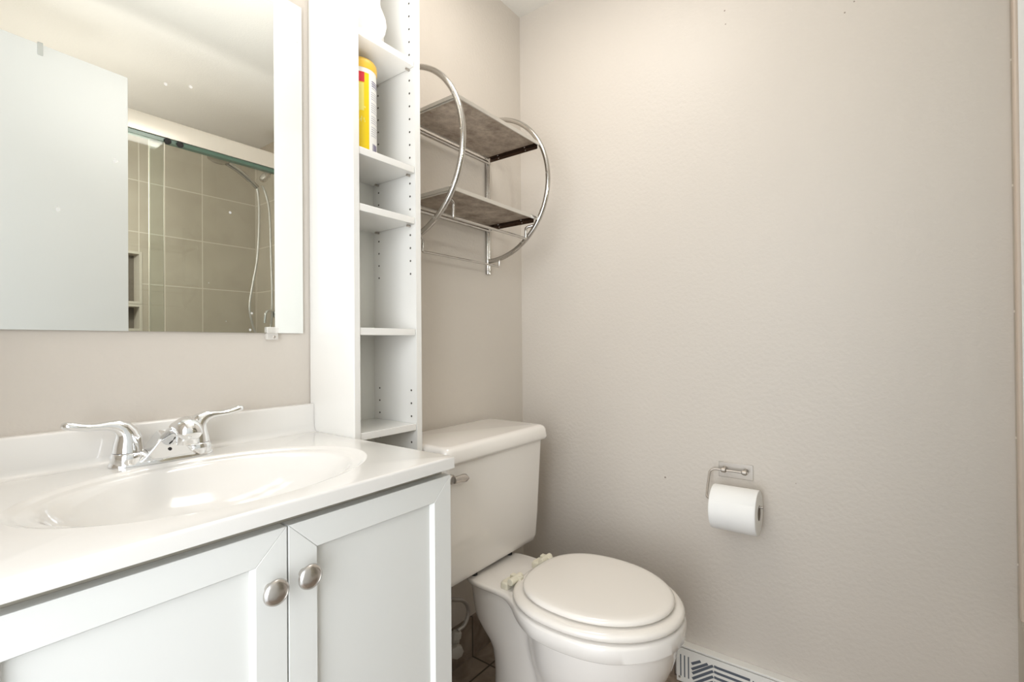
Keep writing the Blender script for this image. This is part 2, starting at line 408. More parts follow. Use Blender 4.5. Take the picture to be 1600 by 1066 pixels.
part('countertop', bm, m_cult, vt, angle=50)
bm = B(); prof = [(1.0, 0), (.975, .0012), (.955, .0036), (.94, .0048), (.90, .0056), (.875, .0075), (.85, .012), (.82, .019), (.76, .033), (.68, .050), (.55, .070), (.38, .084), (.2, .091), (.09, .094)]
loft(bm, [[(*ell(a, f), VT-h) for a in angs] for f, h in prof], cap=(False, True))
bas = part('basin', bm, m_cult, vt, angle=60)
bm = B(); lathe(bm, [(.028, 0), (.028, .002), (.02, .004), (.019, .001), (.001, .001)], (cxb, cyb, VT-.0942)); part('drain', bm, m_chrome, vt)
bm = B()
prf = [(0, .8845), (-.014, .8845), (-.0175, .8835), (-.019, .8805), (-.019, .834), (-.0205, .828), (-.024, .8235), (-.030, .8214), (-.034, .8212), (-.034, VT-.002), (0, VT-.002)]
loft(bm, [[(x, y, z) for y, z in prf] for x in (VX0, VX1-.0005)])
part('backsplash', bm, m_cult, vt, angle=50)

# ------------------------------------------------------------------ vanity cabinet
vc = thing('vanity_cabinet', 'white two-door vanity cabinet under the basin top', 'cabinet', (-1.17, -.23, 0))
for x0, x1 in ((-1.470, -1.454), (-.886, -.870)): part('side_panel', bxm(x0, x1, -.440, -.012, 0, VB-.0005), m_cabin, vc, bevel=.001)
part('face_frame', bxm(-1.454, -.886, -.440, -.428, .10, VB-.0005), m_cabin, vc)
part('bottom_panel', bxm(-1.454, -.886, -.428, -.020, .10, .116), m_cabin, vc)
part('back_panel', bxm(-1.454, -.886, -.020, -.012, .10, VB-.0005), m_cabin, vc)
part('toe_kick', bxm(-1.454, -.886, -.385, -.372, 0, .10), m_cabin, vc)
def shaker(x0, x1, z0, z1, st, yb=-.441, yf=-.460):
    """mitred frame and a recessed flat panel"""
    bm = B(); rb = .0022
    o4 = [(x0, z0), (x1, z0), (x1, z1), (x0, z1)]; i4 = [(x0+st, z0+st), (x1-st, z0+st), (x1-st, z1-st), (x0+st, z1-st)]
    c4 = [((x0+st+.004), z0+st+.004), (x1-st-.004, z0+st+.004), (x1-st-.004, z1-st-.004), (x0+st+.004, z1-st-.004)]
    g = .00025
    for k in range(4):
        j = (k+1) % 4
        q = [Vector((*o4[k], 0)), Vector((*o4[j], 0)), Vector((*i4[j], 0)), Vector((*i4[k], 0))]
        ce = sum(q, Vector())/4; d = (q[1]-q[0]).normalized()*g
        q = [q[0]+d, q[1]-d, q[2]-d, q[3]+d]
        loft(bm, [[(p.x, yb, p.y) for p in q], [(p.x, yf, p.y) for p in q]])
        # sloping inner lip
        qq = [i4[k], i4[j], c4[j], c4[k]]
        f = bm.faces.new([bm.verts.new((i4[k][0], yf+.0004, i4[k][1])), bm.verts.new((i4[j][0], yf+.0004, i4[j][1])), bm.verts.new((c4[j][0], yf+.0085, c4[j][1])), bm.verts.new((c4[k][0], yf+.0085, c4[k][1]))])
    return bm, (c4[0][0], c4[1][0], yf+.0085, yb, c4[0][1], c4[2][1])
for (x0, x1, kx, kz, lab) in ((-1.4705, -1.1712, -1.1950, .717, None), (-1.1688, -.8685, -1.1500, .719, None)):
    bm, pn = shaker(x0, x1, .105, .787, .040)
    d = part('door', bm, m_cab, vc, bevel=.0006, seg=2)
    bm = B(); box(bm, pn[0]-.002, pn[1]+.002, pn[2], pn[3]+.001, pn[4]-.002, pn[5]+.002); part('door_panel', bm, m_cab, d)
    bm = B(); lathe(bm, [(.0058, 0), (.0052, -.004), (.0048, -.010), (.0060, -.014), (.0150, -.016), (.0163, -.0185), (.0152, -.0215), (.0125, -.0232), (.0122, -.0228), (.009, -.0245), (.005, -.0254), (.0005, -.0257)], (kx, -.460, kz), 'y', 40)
    part('knob', bm, m_nickel, d, angle=50)

# ------------------------------------------------------------------ faucet
fx, fy = -1.180, -.060
fz = VT
fc = thing('faucet', 'chrome two-handle centerset faucet on the white vanity top', 'faucet', (fx, fy, fz))
def stadium(hx, hy, z, cx=fx, cy=fy, n=12, p=3.2):
    out = []
    for k in range(4*n):
        a = 2*PI*k/(4*n); c, s = math.cos(a), math.sin(a)
        out.append((cx+hx*abs(c)**(2/p)*(1 if c >= 0 else -1), cy+hy*abs(s)**(2/2.3)*(1 if s >= 0 else -1), z))
    return out
bm = B(); loft(bm, [stadium(.0785, .0275, fz+.0003), stadium(.0785, .0275, fz+.003), stadium(.077, .0262, fz+.006), stadium(.074, .024, fz+.011), stadium(.071, .022, fz+.013)])
part('base_plate', bm, m_chrome, fc, angle=40)
for sgn in (-1, 1):
    hx = fx+sgn*.0510
    bm = B()
    lathe(bm, [(.0245, .003), (.0248, .016), (.0238, .021), (.0222, .0225)], (hx, fy, fz), n=36)
    part('valve_base', bm, m_chrome, fc, angle=40)
    # one continuous handle: a tall bell that leans into a long flat lever
    bm = B(); rings = []
    path = [(0, .0232, .0222, .0222), (0, .034, .0208, .0205), (.000, .045, .0188, .0185), (.0025, .055, .0162, .0165), (.008, .0630, .0138, .0150), (.0165, .0680, .0108, .0130), (.027, .0700, .0080, .0110), (.040, .0700, .0062, .0098), (.054, .0708, .0060, .0098), (.065, .0732, .0064, .0104), (.0735, .0755, .0070, .0104), (.0800, .0772, .0062, .0086), (.0840, .0780, .0035, .0045)]
    PP = [Vector((hx+sgn*a, fy, fz+b)) for a, b, _, _ in path]
    for i, (a, b, rt, rw) in enumerate(path):
        d = PP[min(i+1, len(PP)-1)]-PP[max(i-1, 0)]; d.normalize()
        side = Vector((0, 1, 0)); up = d.cross(side).normalized()
        rings.append([PP[i]+up*rt*math.cos(2*PI*k/24)+side*rw*math.sin(2*PI*k/24) for k in range(24)])
    loft(bm, rings)
    part('handle', bm, m_chrome, fc, angle=60)
bm = B(); R_ = []
for w0, w1, yb, yf, z in ((.044, .044, .020, .0262, .004), (.0365, .0365, .018, .0275, .012), (.024, .024, .014, .030, .028), (.0135, .0135, .010, .034, .045), (.0085, .0085, .004, .036, .053)):
    R_.append([(fx-w0, fy+yb, fz+z), (fx+w0, fy+yb, fz+z), (fx+w1, fy-yf, fz+z), (fx-w1, fy-yf, fz+z)])
loft(bm, R_); part('spout_body', bm, m_chrome, fc, bevel=.003, seg=3, angle=25)
bm = B(); rings = []
path = [(.000, .022, .013, .012), (.014, .034, .014, .012), (.034, .044, .0150, .0125), (.058, .053, .0165, .013), (.080, .0620, .0190, .0150), (.098, .0660, .0200, .0175), (.113, .063, .0190, .0165), (.121, .056, .0165, .012), (.124, .051, .011, .006)]
PP = [Vector((fx, fy-a, fz+b)) for a, b, _, _ in path]
for i, (a, b, rw, rt) in enumerate(path):
    d = (PP[min(i+1, len(PP)-1)]-PP[max(i-1, 0)]).normalized(); side = Vector((1, 0, 0)); up = side.cross(d).normalized()
    rings.append([PP[i]+side*rw*math.cos(2*PI*k/24)+up*rt*math.sin(2*PI*k/24) for k in range(24)])
loft(bm, rings); sp = part('spout', bm, m_chrome, fc, angle=60)
bm = B(); lathe(bm, [(.0150, .014), (.0158, .0), (.0150, -.004), (.0125, -.0045), (.012, -.002), (.001, -.002)], (fx, fy-.105, fz+.044), n=32); part('aerator', bm, m_chrome, sp)
bm = B(); tube(bm, [(fx+.004, fy+.021, fz+.012), (fx+.004, fy+.021, fz+.040)], .0022); lathe(bm, [(.002, 0), (.0055, .003), (.0062, .007), (.004, .009)], (fx+.004, fy+.021, fz+.039), n=20)
part('lift_rod', bm, m_chrome, fc)
bm = B(); disc(bm, (fx, fy-.0302, fz+.022), .0028, frame_axis((0, -1, .15)), 12); part('set_screw', bm, m_dark, fc)

# ------------------------------------------------------------------ wall mirror
mr = thing('wall_mirror', 'frameless rectangular mirror fixed to the wall above the vanity', 'mirror', (-1.19, 0, 1.05))
bm = B(); box(bm, -1.497, -.8855, -.0062, -.0012, 1.049, 1.810, mi=0)
bm.normal_update()
for f in bm.faces:
    if abs(f.normal.y) < .5: f.material_index = 1
g = part('mirror_glass', bm, [m_mirror, mat('mirror_edge', srgb(196, 192, 182), rough=.2)], mr)
bm = B(); box(bm, -.9725, -.9465, -.0120, -.0005, 1.034, 1.0485)
box(bm, -.9725, -.9465, -.0125, -.0068, 1.0485, 1.062)
ck = part('clip', bm, m_clip, mr, bevel=.002)
bm = B(); lathe(bm, [(.0028, 0), (.0030, -.0015), (.0018, -.0025)], (-.957, -.0121, 1.0405), 'y', 16); part('screw', bm, m_steel, ck)

# ------------------------------------------------------------------ tall shelf cabinet
SX0, SX1, SD, SH = -.8660, -.6720, .174, 2.20
T = .016
sc = thing('shelf_cabinet', 'tall narrow white open shelf cabinet between vanity and toilet', 'shelf cabinet', (-.769, -.087, 0))
part('side_panel', bxm(SX0, SX0+T, -SD, -.002, 0, SH), m_mel, sc, bevel=.0012)
bm = B(); box(bm, SX1-T, SX1, -SD, -.002, 0, SH, mi=0)
zsF = [1.292-.032*k for k in range(-26, 4)]+[.908-.032*k for k in range(0, 3)]+[.780, .748]
for z in zsF:
    disc(bm, (SX1-T-.0004, -.154, z), .0026, 'x', 10, 1)
    if z > 1.19 or z < .93: disc(bm, (SX1-T-.0004, -.032, z), .0024, 'x', 10, 1)
part('side_panel', bm, [m_mel, m_hole], sc, bevel=.0)
bm = B(); box(bm, SX0+T, SX1-T, -.010, -.002, .06, SH); disc(bm, (-.772, -.0106, 1.398), .0045, 'y', 12, 1)
part('back_panel', bm, [m_meli, m_hole], sc)
part('toe_kick', bxm(SX0+T, SX1-T, -SD+.03, -SD+.042, 0, .06), m_mel, sc)
part('top_panel', bxm(SX0+T, SX1-T, -SD, -.010, SH-T, SH), m_mel, sc)
part('bottom_panel', bxm(SX0+T, SX1-T, -SD, -.010, .06, .06+T), m_mel, sc)
for zt in (1.720, 1.4575, 1.3325, 1.0590, .8275, .50, .28):
    s_ = part('shelf', bxm(SX0+T+.0008, SX1-T-.0012, -SD+.002, -.0105, zt-T, zt), m_mel, sc, bevel=.001)
    if zt > 1.2:
        for yy in (-.154, -.032):
            bm = B(); tube(bm, [(SX1-T-.0005, yy, zt-T-.0028), (SX1-T-.011, yy, zt-T-.0028)], .0026, 10)
            part('shelf_pin', bm, m_steel, s_)

# canister of wipes
cx_, cy_, cz_, cr_ = -.8055, -.112, 1.4580, .0400
cn = thing('wipes_canister', 'yellow canister of cleaning wipes with red and white label on a cabinet shelf', 'canister', (cx_, cy_, cz_))
bm = B(); lathe(bm, [(.037, 0), (.0395, .003), (.0395, .19), (.0395, .194)], (cx_, cy_, cz_), n=64); part('tub', bm, m_white, cn)
bm = B(); lathe(bm, [(.0405, .194), (.0415, .196), (.0415, .206), (.0405, .213), (.037, .218), (.02, .2215), (.001, .222)], (cx_, cy_, cz_), n=64); part('lid', bm, m_yell, cn, angle=50)
def arc(bm, a0, a1, z0, z1, r, mi=0, n=10):
    n = max(2, int(abs(a1-a0)/4)+1)
    P = [(cx_+r*math.cos(math.radians(a0+(a1-a0)*k/n)), cy_+r*math.sin(math.radians(a0+(a1-a0)*k/n))) for k in range(n+1)]
    vs = [[bm.verts.new((p[0], p[1], cz_+z)) for z in (z0, z1)] for p in P]
    for a, b in zip(vs, vs[1:]): bm.faces.new((a[0], b[0], b[1], a[1])).material_index = mi
bm = B(); arc(bm, 120, 268, .004, .183, .0398, 0); arc(bm, 196, 252, .160, .183, .0401, 1)
arc(bm, 200, 250, .095, .158, .04, 2)
rnd = random.Random(4)
for k in range(16):
    a = 225+rnd.random()*30; z = .065+rnd.random()*.045; arc(bm, a, a+3, z, z+.004, .0401, 2)
arc(bm, 268, 335, .004, .183, .0398, 3)
for k in range(26):
    z = .168-k*.0050
    a0 = 276+ (0 if k > 4 else 3); a1 = 300+rnd.random()*24
    if k in (4, 9, 15, 20): continue
    if k < 3: arc(bm, a0, a1, z, z+.0022, .0401, 5)
    else: arc(bm, a0, a1, z, z+.0011, .0401, 4)
for k in range(7): arc(bm, 282+k*4, 283.6+k*4+(k % 3)*.6, .008, .026, .0401, 5)
part('label', bm, [m_yel, m_red, m_pale, m_white, m_ink, m_ink2], cn)

# crumpled white bag at the top
bm = B(); rings = []; rnd = random.Random(7)
NB = 40
for j in range(22):
    t = j/21; z = 1.7205+t*.37
    ring = []
    for k in range(NB):
        a = 2*PI*k/NB
        wob = .0035*math.sin(5*a+9*t)+.003*math.sin(9*a-13*t+1)+.003*math.sin(23*t+2*a)
        hx = .047+wob; hy = .058+wob
        s = 1-.22*max(0, t-.25)**1.1*1.2
        if t < .06: s *= .95+.8*t
        if t > .93: s *= (1-(t-.93)*6)
        ring.append((-.793+hx*s*abs(math.cos(a))**.75*(1 if math.cos(a) > 0 else -1)+.006*math.sin(9*t+.4)*(1 if t > .05 else 0), -.092+hy*s*abs(math.sin(a))**.8*(1 if math.sin(a) > 0 else -1), z))
    rings.append(ring)
loft(bm, rings)
tag(obj('paper_towel_pack', bm, m_bag, angle=80), 'crumpled white plastic-wrapped bundle on the uppermost visible cabinet shelf', 'package')

# ------------------------------------------------------------------ chrome wall rack
RX0, RX1, RC, RR = -.600, -.205, (-.012, 1.546), .240
rk = thing('wall_rack', 'chrome two-tier wall rack with half-round hoops and perforated shelves', 'wall rack', (-.4, 0, 1.27))
for x in (RX0, RX1):
    bm = B(); P = [(x, RC[0]-RR*math.cos(a), RC[1]+RR*math.sin(a)) for a in [(-90+180*k/40)*PI/180 for k in range(41)]]
    P = [(x, -.006, P[0][2])]+P+[(x, -.006, P[-1][2])]
    tube(bm, P, .0078, 16); h_ = part('hoop', bm, m_chrome2, rk, angle=60)
    bm = B()
    for sg in (-1, 1):
        tube(bm, [(x+sg*.0048, -.0065, 1.262), (x+sg*.0048, -.0065, 1.815)], .0052, 12)
    box(bm, x-.0105, x+.0105, -.0035, -.0005, 1.262, 1.815)
    part('wall_post', bm, m_chrome2, rk, angle=40)
    for z in (1.658, 1.425, 1.56, 1.352):
        yy = RC[0]-math.sqrt(RR**2-(z-RC[1])**2)
        bm = B(); lathe(bm, [(.0034, -.0080), (.0036, -.0066), (.0036, .0066), (.0034, .0080)], (x, yy, z), 'x', 14)
        part('rivet', bm, m_rim, h_)
for z in (1.658, 1.425):
    yf = -.222 if z > 1.5 else -.206; yb = -.022
    x0, x1 = RX0+.0075, RX1-.0075
    bm = B(); box(bm, x0, x1, yf, yb, z-.0008, z); me_ = part('shelf', bm, m_mesh, rk)
    bm = B(); box(bm, x0-.004, x1+.004, yf-.0035, yf, z-.007, z+.004); box(bm, x0, x1, yb, yb+.003, z-.005, z+.003)
    box(bm, x0-.003, x0, yf, yb, z-.006, z+.004)
    part('shelf_rim', bm, m_rim, me_, bevel=.0008)
    part('end_bracket', bxm(x0+.0004, x0+.0016, yf+.004, yb-.002, z-.010, z-.0012), m_rim, me_)
    bm = B(); box(bm, x1-.0016, x1-.0004, yf+.004, yb-.002, z-.016, z-.0012)
    box(bm, x1-.012, x1-.0016, yf+.004, yb-.002, z-.0024, z-.001)
    for yy in (yf+.05, yb-.04):
        lathe(bm, [(.0022, 0), (.002, -.0008)], (x1-.0017, yy, z-.010), 'x', 12, mi=1)
        lathe(bm, [(.0022, 0), (.002, -.0008)], (x1-.007, yy, z-.0026), 'z', 12, mi=1)
    part('end_bracket', bm, [m_tab, m_rim], me_)
    bm = B(); tube(bm, [(RX0, -.014, z-.014), (RX1, -.014, z-.014)], .0066, 14); part('back_rail', bm, m_chrome2, rk, angle=60)
def ringpt(z): return RC[0]-math.sqrt(RR**2-(z-RC[1])**2)
for zt, yb, zb, xa, xb, br in ((1.400, -.175, 1.360, -.556, -.220, .0043), (1.318, -.056, 1.283, -.556, -.208, .0035)):
    bm = B(); yr = ringpt(zt)
    L0 = (RX0, yr+.004, zt+.003); R0 = (RX1, yr+.004, zt+.002)
    tube(bm, curve([L0, (xa-.014, yb-.006, zt+.004), (xa-.001, yb-.001, zt-.003), (xa, yb, zt-.016), (xa, yb, zb)], 6)+[(xa+.003, yb, zb-.001)]
         + [(xa+(xb-xa)*k/12, yb, zb) for k in range(1, 12)]+[(xb-.003, yb, zb-.001)]+curve([(xb, yb, zb), (xb, yb, zt-.016), (xb+.003, yb-.003, zt-.004), R0], 6), br, 10)
    part('towel_bar', bm, m_chrome2, rk, angle=60)

# ------------------------------------------------------------------ toilet
TX = -.4375
to = thing('toilet', 'off-white two-piece toilet with closed lid in the corner', 'toilet', (TX, -.45, 0))
def interp(tab, y):
    for (a, va), (b, vb) in zip(tab, tab[1:]):
        if a >= y >= b or a <= y <= b:
            t = (y-a)/(b-a); t = t*t*(3-2*t)*.4+t*.6
            return va+(vb-va)*t
    return tab[0][1] if abs(y-tab[0][0]) < abs(y-tab[-1][0]) else tab[-1][1]
YB, YF = -.150, -.742
rim_tab = [(-.150, .0), (-.154, .045), (-.170, .075), (-.20, .098), (-.235, .107), (-.29, .108), (-.33, .112), (-.36, .125), (-.39, .146), (-.42, .162), (-.46, .175), (-.51, .1800), (-.56, .177), (-.60, .169), (-.64, .152), (-.675, .125), (-.704, .092), (-.723, .057), (-.731, .030), (-.734, .0)]
ysr = []
for (a, va), (b, vb) in zip(rim_tab, rim_tab[1:]):
    ysr += [a+(b-a)*k/4 for k in range(4)]
def smooth_tab(tab):
    pts = curve([(y, w, 0) for y, w in tab], 5); return [(p.x, max(0, p.y)) for p in pts]
RT = smooth_tab(rim_tab)
def outline(inset, zf, sc_=1.0):
    """closed ring following the keyhole plan; inset in metres; zf(y)->z"""
    L_ = []; R2 = []
    yc = -.50
    for y, w in RT:
        ww = max(w-inset, 0) if 0 < w else 0
        yy = y
        if y < yc: yy = yc+(y-yc)*(1-inset/.24)
        else: yy = yc+(y-yc)*(1-inset/.35)
        R2.append((TX+ww, yy, zf(y))); L_.append((TX-ww, yy, zf(y)))
    return R2+L_[::-1][1:-1]
def zbot(y):
    t = min(1, max(0, (-.30-y)/.16)); t = t*t*(3-2*t); return .386-.022*t
bm = B()
loft(bm, [outline(.012, lambda y: zbot(y)-.001), outline(.004, lambda y: zbot(y)), outline(.0, lambda y: zbot(y)+.004), outline(.0, lambda y: .3965 if y > -.3 else .394), outline(.0025, lambda y: .3995), outline(.007, lambda y: .401)])
bw = part('bowl_rim', bm, m_porc, to, angle=50)
# body: a column at the back merging with the bulging bowl
lv = [  # z, col half width, col back, col front, bowl a, bowl b, bowl yc
 (0.000, .112, -.225, -.600, .110, .145, -.465), (.012, .113, -.222, -.602, .111, .147, -.465), (.035, .104, -.232, -.575, .100, .132, -.465),
 (.08, .098, -.245, -.54, .094, .122, -.470), (.13, .097, -.250, -.52, .096, .122, -.480), (.17, .098, -.252, -.51, .104, .130, -.490), (.205, .099, -.250, -.50, .118, .143, -.503),
 (.235, .100, -.243, -.50, .132, .156, -.514), (.255, .101, -.228, -.50, .140, .164, -.520), (.275, .102, -.205, -.50, .147, .171, -.526), (.295, .103, -.188, -.50, .152, .176, -.530),
 (.32, .103, -.180, -.50, .157, .181, -.533), (.345, .103, -.175, -.50, .161, .184, -.535), (.372, .102, -.170, -.50, .163, .186, -.536), (.392, .098, -.172, -.50, .158, .180, -.536)]
bm = B(); rings = []; NN = 60
for z, cw, cb, cf, a, b, yc in lv:
    yb = cb; yf = min(cf, yc-b)
    Rr = []; Ll = []
    for k in range(NN+1):
        y = (yb+yf)/2+(yb-yf)/2*math.cos(PI*k/NN)
        w = 0
        if k in (0, NN): w = 0
        else:
            cc, lc = (cb+cf)/2, (cb-cf)/2
            q = abs((y-cc)/lc)
            if q < 1: w = cw*(1-q**3.2)**(1/3.2)
            q = abs((y-yc)/b)
            if q < 1: w2 = a*(1-q**2)**.5; w = max(w, w2)
        Rr.append((TX+w, y, z)); Ll.append((TX-w, y, z))
    rings.append(Rr+Ll[::-1][1:-1])
loft(bm, rings); part('bowl', bm, m_porc, to, angle=50)
def egg(hw, yb, yf, z, n=56, p=2.12):
    yc = (yb+yf)/2+.012; out = []
    for k in range(n):
        a = 2*PI*k/n; c, s = math.cos(a), math.sin(a)
        l = (yb-yc) if s > 0 else (yc-yf)
        pp = 2.45 if s > 0 else 2.0
        out.append((TX+hw*abs(c)**(2/pp)*(1 if c > 0 else -1), yc+l*abs(s)**(2/pp)*(1 if s > 0 else -1), z))
    return out
bm = B(); loft(bm, [egg(.166, -.341, -.721, .4035), egg(.174, -.333, -.729, .406), egg(.177, -.330, -.732, .411), egg(.176, -.331, -.731, .417), egg(.171, -.336, -.726, .4215), egg(.162, -.345, -.717, .4235)])
part('seat', bm, m_seat, to, angle=60)
bm = B(); loft(bm, [egg(.146, -.366, -.700, .4262), egg(.153, -.359, -.707, .4272), egg(.1565, -.3555, -.7105, .4310), egg(.1565, -.3555, -.7105, .4350), egg(.154, -.358, -.7075, .4390), egg(.148, -.364, -.701, .4412), egg(.136, -.375, -.690, .4422), egg(.08, -.43, -.63, .4430), egg(.02, -.5, -.56, .4432)])
part('lid', bm, m_seat, to, angle=60)
for sx in (-1, 1):
    hx = TX+sx*.070
    bm = B(); loft(bm, [rrect(hx-.004, -.316, .020, .012, .006, z) for z in (.4008, .414)]+[rrect(hx-.004, -.316, .017, .009, .006, .418)])
    tube(bm, [(hx-.024, -.336, .4235), (hx+.024, -.336, .4235)], .0088, 14)
    box(bm, hx+.0, hx+.014, -.352, -.318, .414, .430)
    part('hinge', bm, m_hinge, to, bevel=.0015)
# tank
tcx = (-.216-.655)/2
def tk(x0, x1, y0, y1, r, z): return rrect((x0+x1)/2, (y0+y1)/2, (x1-x0)/2, (y1-y0)/2, r, z)
bm = B(); loft(bm, [tk(-.625, -.256, -.198, -.035, .03, .4060), tk(-.640, -.241, -.213, -.028, .03, .4085), tk(-.646, -.2335, -.2215, -.024, .028, .4155), tk(-.649, -.2315, -.2245, -.022, .024, .430), tk(-.651, -.229, -.227, -.022, .020, .50), tk(-.655, -.2215, -.2360, -.020, .018, .7240)])
part('tank', bm, m_porc, to, angle=50)
bm = B(); loft(bm, [tk(-.657, -.2175, -.2415, -.016, .020, .7235), tk(-.6615, -.2105, -.2500, -.009, .022, .7265), tk(-.6625, -.2085, -.2520, -.008, .022, .733), tk(-.6615, -.2115, -.2490, -.008, .022, .756), tk(-.6590, -.2150, -.2450, -.010, .022, .7635), tk(-.6530, -.2220, -.2380, -.016, .020, .7675), tk(-.645, -.230, -.230, -.024, .018, .7685)])
part('tank_lid', bm, m_porc, to, angle=60)
bm = B(); lathe(bm, [(.030, 0), (.030, .006)], (TX, -.125, .4005), n=24)
part('gasket', bm, m_rubber, to)
for sx in (-1, 1):
    bm = B(); lathe(bm, [(.008, 0), (.008, .006)], (TX+sx*.078, -.205, .4005), n=16); part('tank_bolt', bm, m_rubber, to)
bm = B(); lathe(bm, [(.012, 0), (.012, -.008), (.009, -.012)], (-.638, -.2335, .690), 'y', 20)
part('flush_escutcheon', bm, m_nickel, to)
bm = B()
P = [(-.640, -.2510, .690), (-.620, -.2520, .690), (-.608, -.2525, .689), (-.600, -.2528, .688), (-.595, -.2528, .687)]
rad = [.0085, .0090, .0108, .0100, .004]
rings = []
for p, r in zip(P, rad): rings.append([Vector(p)+Vector((0, .0075*math.cos(2*PI*k/20), r*math.sin(2*PI*k/20))) for k in range(20)])
loft(bm, rings); part('flush_lever', bm, m_nickel, to, angle=60)

# ------------------------------------------------------------------ water supply behind the toilet
sv = thing('water_supply_valve', 'braided water supply hose and shutoff valve low on the wall behind the toilet', 'valve', (-.43, 0, .12))
bm = B(); tube(bm, [(-.440, -.0105, .128), (-.440, -.045, .128)], .0085, 16); lathe(bm, [(.024, 0), (.022, -.004), (.012, -.006)], (-.440, -.0105, .128), 'y', 24)
part('stub_pipe', bm, m_steel, sv)
bm = B(); lathe(bm, [(.014, -.028), (.0155, -.022), (.0155, -.004), (.012, .0), (.012, .012), (.015, .014), (.015, .030), (.011, .034)], (-.440, -.060, .128), frame_axis((.25, 0, 1)), 10)
lathe(bm, [(.010, 0), (.010, .012), (.020, .014), (.020, .026), (.016, .028)], (-.448, -.066, .122), frame_axis((-.6, -1, -.1)), 8)
part('valve_body', bm, m_valve, sv, angle=30)
bm = B(); tube(bm, curve([(-.431, -.060, .160), (-.402, -.06, .162), (-.383, -.060, .185), (-.385, -.060, .215), (-.410, -.060, .243), (-.450, -.062, .262), (-.51, -.075, .30), (-.545, -.10, .36), (-.550, -.11, .4195)], 8), .0062, 12)
part('hose', bm, m_braid, sv, angle=60)

# ------------------------------------------------------------------ toilet paper and holder
hd = thing('toilet_paper_holder', 'brushed steel wire toilet paper holder screwed to the right wall', 'paper holder', (0, -.75, .65))
part('wall_plate', bxm(-.0022, -.0003, -.796, -.704, .630, .673), m_steel, hd, bevel=.0008)
for yy in (-.722, -.777):
    bm = B(); tube(bm, [(-.002, yy, .657), (-.019, yy, .655)], .0048, 14); lathe(bm, [(.0035, -.0075), (.0068, -.005), (.0068, .005), (.0035, .0075)], (-.021, yy, .654), 'y', 18)
    part('post', bm, m_steel, hd, angle=50)
bm = B()
tube(bm, [(-.021, -.786, .654), (-.021, -.70, .654)]+curve([(-.022, -.694, .653), (-.026, -.6865, .646), (-.035, -.685, .632), (-.060, -.686, .592), (-.066, -.688, .584), (-.069, -.695, .580)], 6)+[(-.069, -.705, .580), (-.069, -.831, .580)], .0030, 12)
part('wire_arm', bm, m_steel, hd, angle=60)
rl = thing('toilet_paper_roll', 'full white toilet paper roll hanging on the wire holder', 'toilet paper', (-.070, -.762, .5655))
RXc, RZc, RO, RI = -.0695, .5640, .0590, .0195
bm = B(); n = 64; rings = []
for r, y in ((RI+.0008, -.7055), (RO-.003, -.7055), (RO-.001, -.7062), (RO, -.708), (RO, -.8195), (RO-.001, -.8213), (RO-.003, -.822), (RI+.0008, -.822)):
    rings.append([(RXc+r*math.cos(2*PI*k/n), y, RZc+r*math.sin(2*PI*k/n)) for k in range(n)])
loft(bm, rings, cap=(False, False))
# loose last sheet lying on the roll, its edge low at the front
SHT = [( RXc+(RO+.0012)*math.cos(math.radians(a)), RZc+(RO+.0012)*math.sin(math.radians(a))) for a in range(150, 246, 5)]
vs = [[bm.verts.new((x, y, z)) for y in (-.7085, -.8190)] for x, z in SHT]
for a, b in zip(vs, vs[1:]): bm.faces.new((a[0], b[0], b[1], a[1]))
part('paper', bm, m_paper, rl, angle=40)
bm = B(); rings = []
for r, y in ((RI, -.706), (RI, -.8215)): rings.append([(RXc+r*math.cos(2*PI*k/32), y, RZc+r*math.sin(2*PI*k/32)) for k in range(32)])
loft(bm, rings, cap=(False, False)); part('core', bm, m_card, rl, angle=60)

# ------------------------------------------------------------------ floor register on the right wall
rg = thing('baseboard_register', 'white metal baseboard heat register with slotted pattern beside the toilet', 'register', (0, -.80, 0))
X0 = -.026
bm = B(); box(bm, X0, -.0005, -1.10, -.583, .001, .103); box(bm, X0-.0015, -.0003, -1.102, -.581, .1065, .1125)
box(bm, X0+.006, -.0005, -1.10, -.583, .103, .1065)
part('housing', bm, m_reg, rg, bevel=.001)
lv_ = B()
def slot(bm, pts, w=.0042):
    """a dark slot along a polyline in the (y,z) plane of the face"""
    V = [Vector((p[0], p[1])) for p in pts]; L2 = []; R2 = []
    for i, p in enumerate(V):
        d = (V[min(i+1, len(V)-1)]-V[max(i-1, 0)]).normalized(); nn = Vector((-d.y, d.x))*w/2
        L2.append(p+nn); R2.append(p-nn)
    loop = L2+R2[::-1]
    x = X0-.0004
    vv = [bm.verts.new((x, q.x, q.y)) for q in loop]; k = len(V)
    for i in range(k-1): bm.faces.new((vv[i], vv[i+1], vv[2*k-2-i], vv[2*k-1-i]))
def module(y0):
    for k in range(3): slot(lv_, [(y0-.008-k*.0115, .083), (y0-.008-k*.0115, .018)], .0034)
    ym = y0-.040; ya = y0-.102; ye = y0-.205
    slot(lv_, [(ym, .066), (ym-.026, .083)], .0074)
    slot(lv_, [(ym, .050), (ym-.046, .083)], .0074)
    for k in range(4):
        za = .083-.0155*k
        zl = za-(ya-ym)*-.72*1.0
        y_s = ym-.002; zs_ = za-(y_s-ya)*.74
        if zs_ < .012: y_s = ya+(za-.012)/.74; zs_ = .012
        P = [(y_s, zs_), (ya+.010, za-.006), (ya+.0035, za-.0015), (ya+.001, za)]
        slot(lv_, P, .0074)
        P = [(ya-.0015, za), (ya-.012, za-.001), (ye+.006, za-.003*0-.001)]
        slot(lv_, P, .0074)
    for k in range(2): slot(lv_, [(ye-.002-k*.009, .083), (ye-.002-k*.009, .018)], .0034)
module(-.588); module(-.588-.225)
part('louvers', lv_, m_regd, rg)
